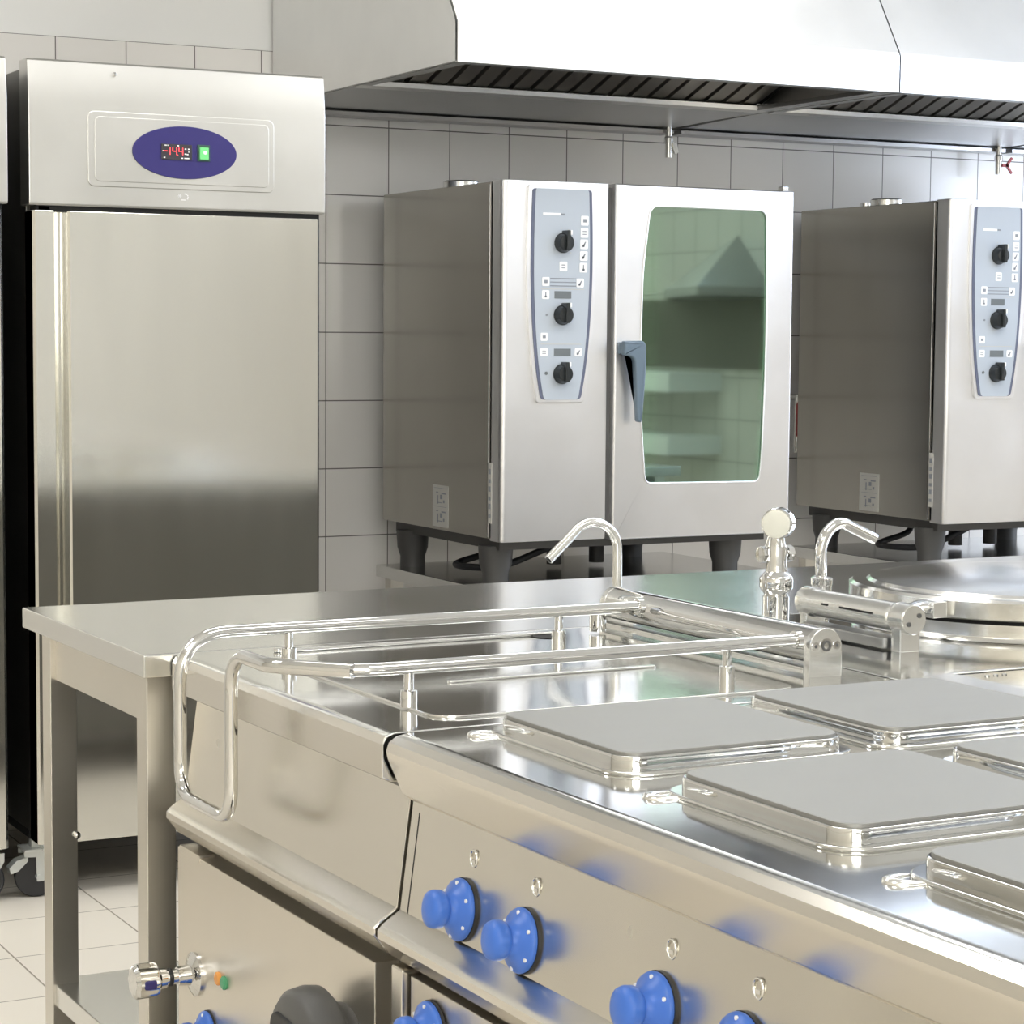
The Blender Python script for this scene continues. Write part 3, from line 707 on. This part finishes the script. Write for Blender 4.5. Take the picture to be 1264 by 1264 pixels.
# ------------------------------------------------------------------ rear row
t = thing('boiling_kettle', 'round stainless boiling kettle with domed lid in the rear row', 'kettle', (-.15, -3.25, 0), True)
obj('worktop', B(-.640, .30, -3.66, -3.032, .83, .87, .003), M['top'], t)
obj('carcass', B(-.62, .28, -3.64, -3.05, 0, .83), M['carcass'], t)
kc = (-.15, -3.27)
obj('kettle_rim', L([(.292, 0), (.287, .004), (.285, .008), (.285, .026)], (*kc, .8705), (0, 0, 1), 96), M['kettle'], t)
obj('kettle_gap', L([(.275, .025), (.275, .033)], (*kc, .8705), (0, 0, 1), 64), M['dark'], t)
ld = obj('lid', L([(.286, .0), (.290, .003), (.290, .028), (.284, .032), (.262, .033), (.256, .037), (.248, .038), (.20, .046), (.12, .052), (0, .055)], (*kc, .902), (0, 0, 1), 96), M['kettle'], t, ang=22)
obj('lid_bracket', B(-.452, -.425, -3.40, -3.36, .905, .930, .002), M['satin'], ld)
t2 = t
dr = L([(.0, 0), (.021, 0), (.0225, .002), (.0225, .028), (.0235, .030), (.0235, .034), (.0225, .036), (.0215, .045), (.0215, .235), (.0235, .24), (.0235, .265), (.020, .27), (0, .27)], (-.553, -3.482, .918), (0, 1, 0), 40)
hd = obj('lid_hinge', dr, M['satin'], t, 'spring hinge drum')
obj('hinge_foot', B(-.570, -.534, -3.472, -3.450, .869, .91, .002), M['satin'], hd)
obj('hinge_foot', B(-.570, -.534, -3.24, -3.222, .869, .91, .002), M['satin'], hd)
obj('hinge_base', B(-.580, -.545, -3.445, -3.24, .872, .889, .003), M['hoodin'], hd)
obj('hinge_slot', B(-.5755, -.571, -3.41, -3.33, .9195, .9225), M['dark'], hd)
obj('hinge_slot', B(-.5755, -.571, -3.30, -3.285, .9195, .9225), M['dark'], hd)
for dx, dz in ((-.010, -.006), (.009, .006)): obj('screw', L([(.0035, 0), (.0035, .0015), (.0015, .0015), (0, .0003)], (-.553+dx, -3.482, .918+dz), (0, -1, 0), 14), M['darkgrey'], hd)
arm = T([(-.535, -3.42, .925), (-.51, -3.415, .928), (-.48, -3.40, .925), (-.44, -3.38, .918)], [.006, .005, .010, .009], 14)
obj('hinge_arm', arm, M['chrome'], hd)
# rear row range beyond
t = thing('rear_range', 'stainless worktop of the unit behind the hotplates at the right edge, with small screws', 'cooker', (-.2, -4.4, 0), True)
obj('worktop', B(-.655, .30, -5.3, -3.672, .83, .869, .003), M['top'], t)
obj('carcass', B(-.64, .28, -5.28, -3.69, 0, .83), M['carcass'], t)
for x, y in ((-.60, -3.70), (-.585, -3.70), (-.57, -3.70), (-.50, -3.73), (-.485, -3.735), (-.47, -3.74), (-.40, -3.74)):
    obj('screw', L([(.0035, 0), (.0035, .0015), (0, .002)], (x, y, .869), (0, 0, 1), 10), M['chrome'], t)
obj('joint_edge', B(-.655, -.648, -3.9, -3.672, .869, .872), M['rim'], t)
# bridging strip between rows beside unit 1
t = thing('joint_cover', 'flat stainless cover strip between the front and rear cooking rows', 'cover strip', (-.69, -3.35, .83), True)
obj('strip', B(-.738, -.642, -3.715, -3.034, .835, .8715, .0015), M['top'], t)

# ------------------------------------------------------------------ taps
t = thing('swan_neck_tap', 'tall chrome swan-neck spout behind the hinge bar, curving to the left', 'tap', (-.775, -3.0, .87), True)
pts = [Vector((-.762, -2.99, .871)), Vector((-.762, -2.99, .975))]
for k in range(1, 15):
    a = PI*k/14*.78; pts.append(Vector((-.762-.046+.046*math.cos(a), -2.99, .985+.046*math.sin(a))))
e = pts[-1]; pts.append(e + Vector((-.045, 0, -.040)))
s = obj('spout', T(pts, .0078, 18, True), M['satin'], t)
obj('spout_mouth', L([(.0055, 0), (.0055, .0006), (0, .0006)], pts[-1], pts[-1]-pts[-2], 14), M['dark'], t)
obj('base_nut', L([(.015, 0), (.015, .012), (.011, .014), (.0095, .022)], (-.762, -2.99, .8705), (0, 0, 1), 6), M['chrome'], t)
t = thing('kettle_spout', 'short chrome water spout beside the kettle lid, curving down to the right', 'tap', (-.44, -3.12, .87), True)
zz = fillet([(-.44, -3.10, .925), (-.444, -3.10, .985), (-.432, -3.10, 1.012), (-.405, -3.10, 1.028), (-.335, -3.10, .997)], .03, 6)
obj('spout', T(zz, .0095, 18), M['chrome'], t)
obj('base_nut', L([(.013, 0), (.013, .045), (.017, .046), (.017, .054), (.0185, .056), (.0185, .066), (.012, .07)], (-.44, -3.10, .8705), (0, 0, 1), 12), M['chrome'], t)
t = thing('pressure_valve', 'upright chrome valve with round cream-faced head beside the swan-neck spout', 'valve', (-.512, -3.075, .87), True)
vx, vy = -.512, -3.075
# square the post to the table's edge of the rear row
obj('post', L([(.0215, 0), (.0215, .038), (.019, .04), (.024, .046), (.0275, .052), (.0275, .066), (.024, .072), (.018, .078), (.0165, .09), (.0165, .115), (.014, .12), (.012, .135)], (vx, vy, .8705), (0, 0, 1), 28), M['chrome'], t)
obj('side_nut', L([(.010, -.032), (.014, -.030), (.014, -.020), (.010, -.018), (.010, .018), (.014, .020), (.014, .030), (.010, .032)], (vx+.006, vy+.012, .975), (1, 0, 0), 8), M['chrome'], t)
obj('bonnet', L([(.020, 0), (.016, .012), (.011, .028), (.009, .04)], (vx+.010, vy+.02, .978), (0, 0, 1), 20), M['chrome'], t)
hd_ax = Vector((-.75, -.66, 0)).normalized()
vh = obj('head', L([(0, -.014), (.022, -.014), (.026, -.010), (.026, .006), (.0255, .012), (.0235, .014), (0, .0145)], (vx+.002, vy, 1.026), hd_ax, 40), M['chrome'], t)
obj('face', L([(.0225, .0143), (.0225, .0158), (.019, .0175), (0, .018)], (vx+.002, vy, 1.026), hd_ax, 36), M['cream'], vh, 'cream round face')

# drop helper property
for o in list(C.objects):
    if '_base' in o.keys(): del o['_base']

# ------------------------------------------------------------------ lights
def area(loc, sx, sy, e, col=(1, 1, 1), rot=(0, 0, 0)):
    l = bpy.data.lights.new('ceiling_or_fill_light', 'AREA'); l.shape = 'RECTANGLE'; l.size = sx; l.size_y = sy; l.energy = e; l.color = col
    o = bpy.data.objects.new('ceiling_or_fill_light', l); o.location = loc; o.rotation_euler = rot; C.objects.link(o); return o
for x, y, e in ((-3.4, -2.2, 26), (-1.0, -2.4, 24), (1.3, -2.6, 26), (-3.6, -5.2, 26), (-.6, -5.4, 24), (1.8, -5.0, 24), (-2.8, -7.6, 20)):
    area((x, y, 3.12), 1.5, .6, e, (1, .99, .97))
area((.65, -1.62, 3.12), .9, .5, 15, (1, 1, 1))
area((XR-.06, -3.3, 2.68), .7, 2.4, 34, (.55, .70, 1), (0, PI/2, 0))  # added cool fill on the side wall, tints the right side
area((XR-.05, -.95, 1.45), 1.1, .9, 24, (.72, .82, 1), (0, PI/2, 0))  # added cool fill raking across the tiles and hood undersides
area((-3.4, YF+.08, 1.9), 3.0, 1.4, 85, (1, .99, .96), (-PI/2, 0, 0))  # added fill behind the camera, brightens the back wall tiles
w = bpy.data.worlds.new('World'); sc.world = w; w.use_nodes = True
w.node_tree.nodes['Background'].inputs[0].default_value = (.9, .95, 1, 1); w.node_tree.nodes['Background'].inputs[1].default_value = .5

# ------------------------------------------------------------------ camera
yaw, pitch, roll, fpx = math.radians(27.8044), math.radians(4.5588), math.radians(.4301), 2764.8
f = Vector((math.sin(yaw)*math.cos(pitch), math.cos(yaw)*math.cos(pitch), -math.sin(pitch)))
r = Vector((math.cos(yaw), -math.sin(yaw), 0)); u = r.cross(f)
r2 = r*math.cos(roll) + u*math.sin(roll); u2 = -r*math.sin(roll) + u*math.cos(roll)
cam = bpy.data.cameras.new('Camera'); cam.sensor_width = 36; cam.lens = 36*fpx/1264; cam.clip_start = .05
co = bpy.data.objects.new('Camera', cam); C.objects.link(co)
co.matrix_world = Matrix(((r2.x, u2.x, -f.x, -2.5781), (r2.y, u2.y, -f.y, -6.0637), (r2.z, u2.z, -f.z, 1.3297), (0, 0, 0, 1)))
sc.camera = co
sc.view_settings.view_transform = 'Standard'; sc.view_settings.look = 'None'; sc.view_settings.exposure = 0.0; sc.view_settings.gamma = 1.0
sc.cycles.use_denoising = True
sc.cycles.max_bounces = 10; sc.cycles.glossy_bounces = 6; sc.cycles.sample_clamp_indirect = 8
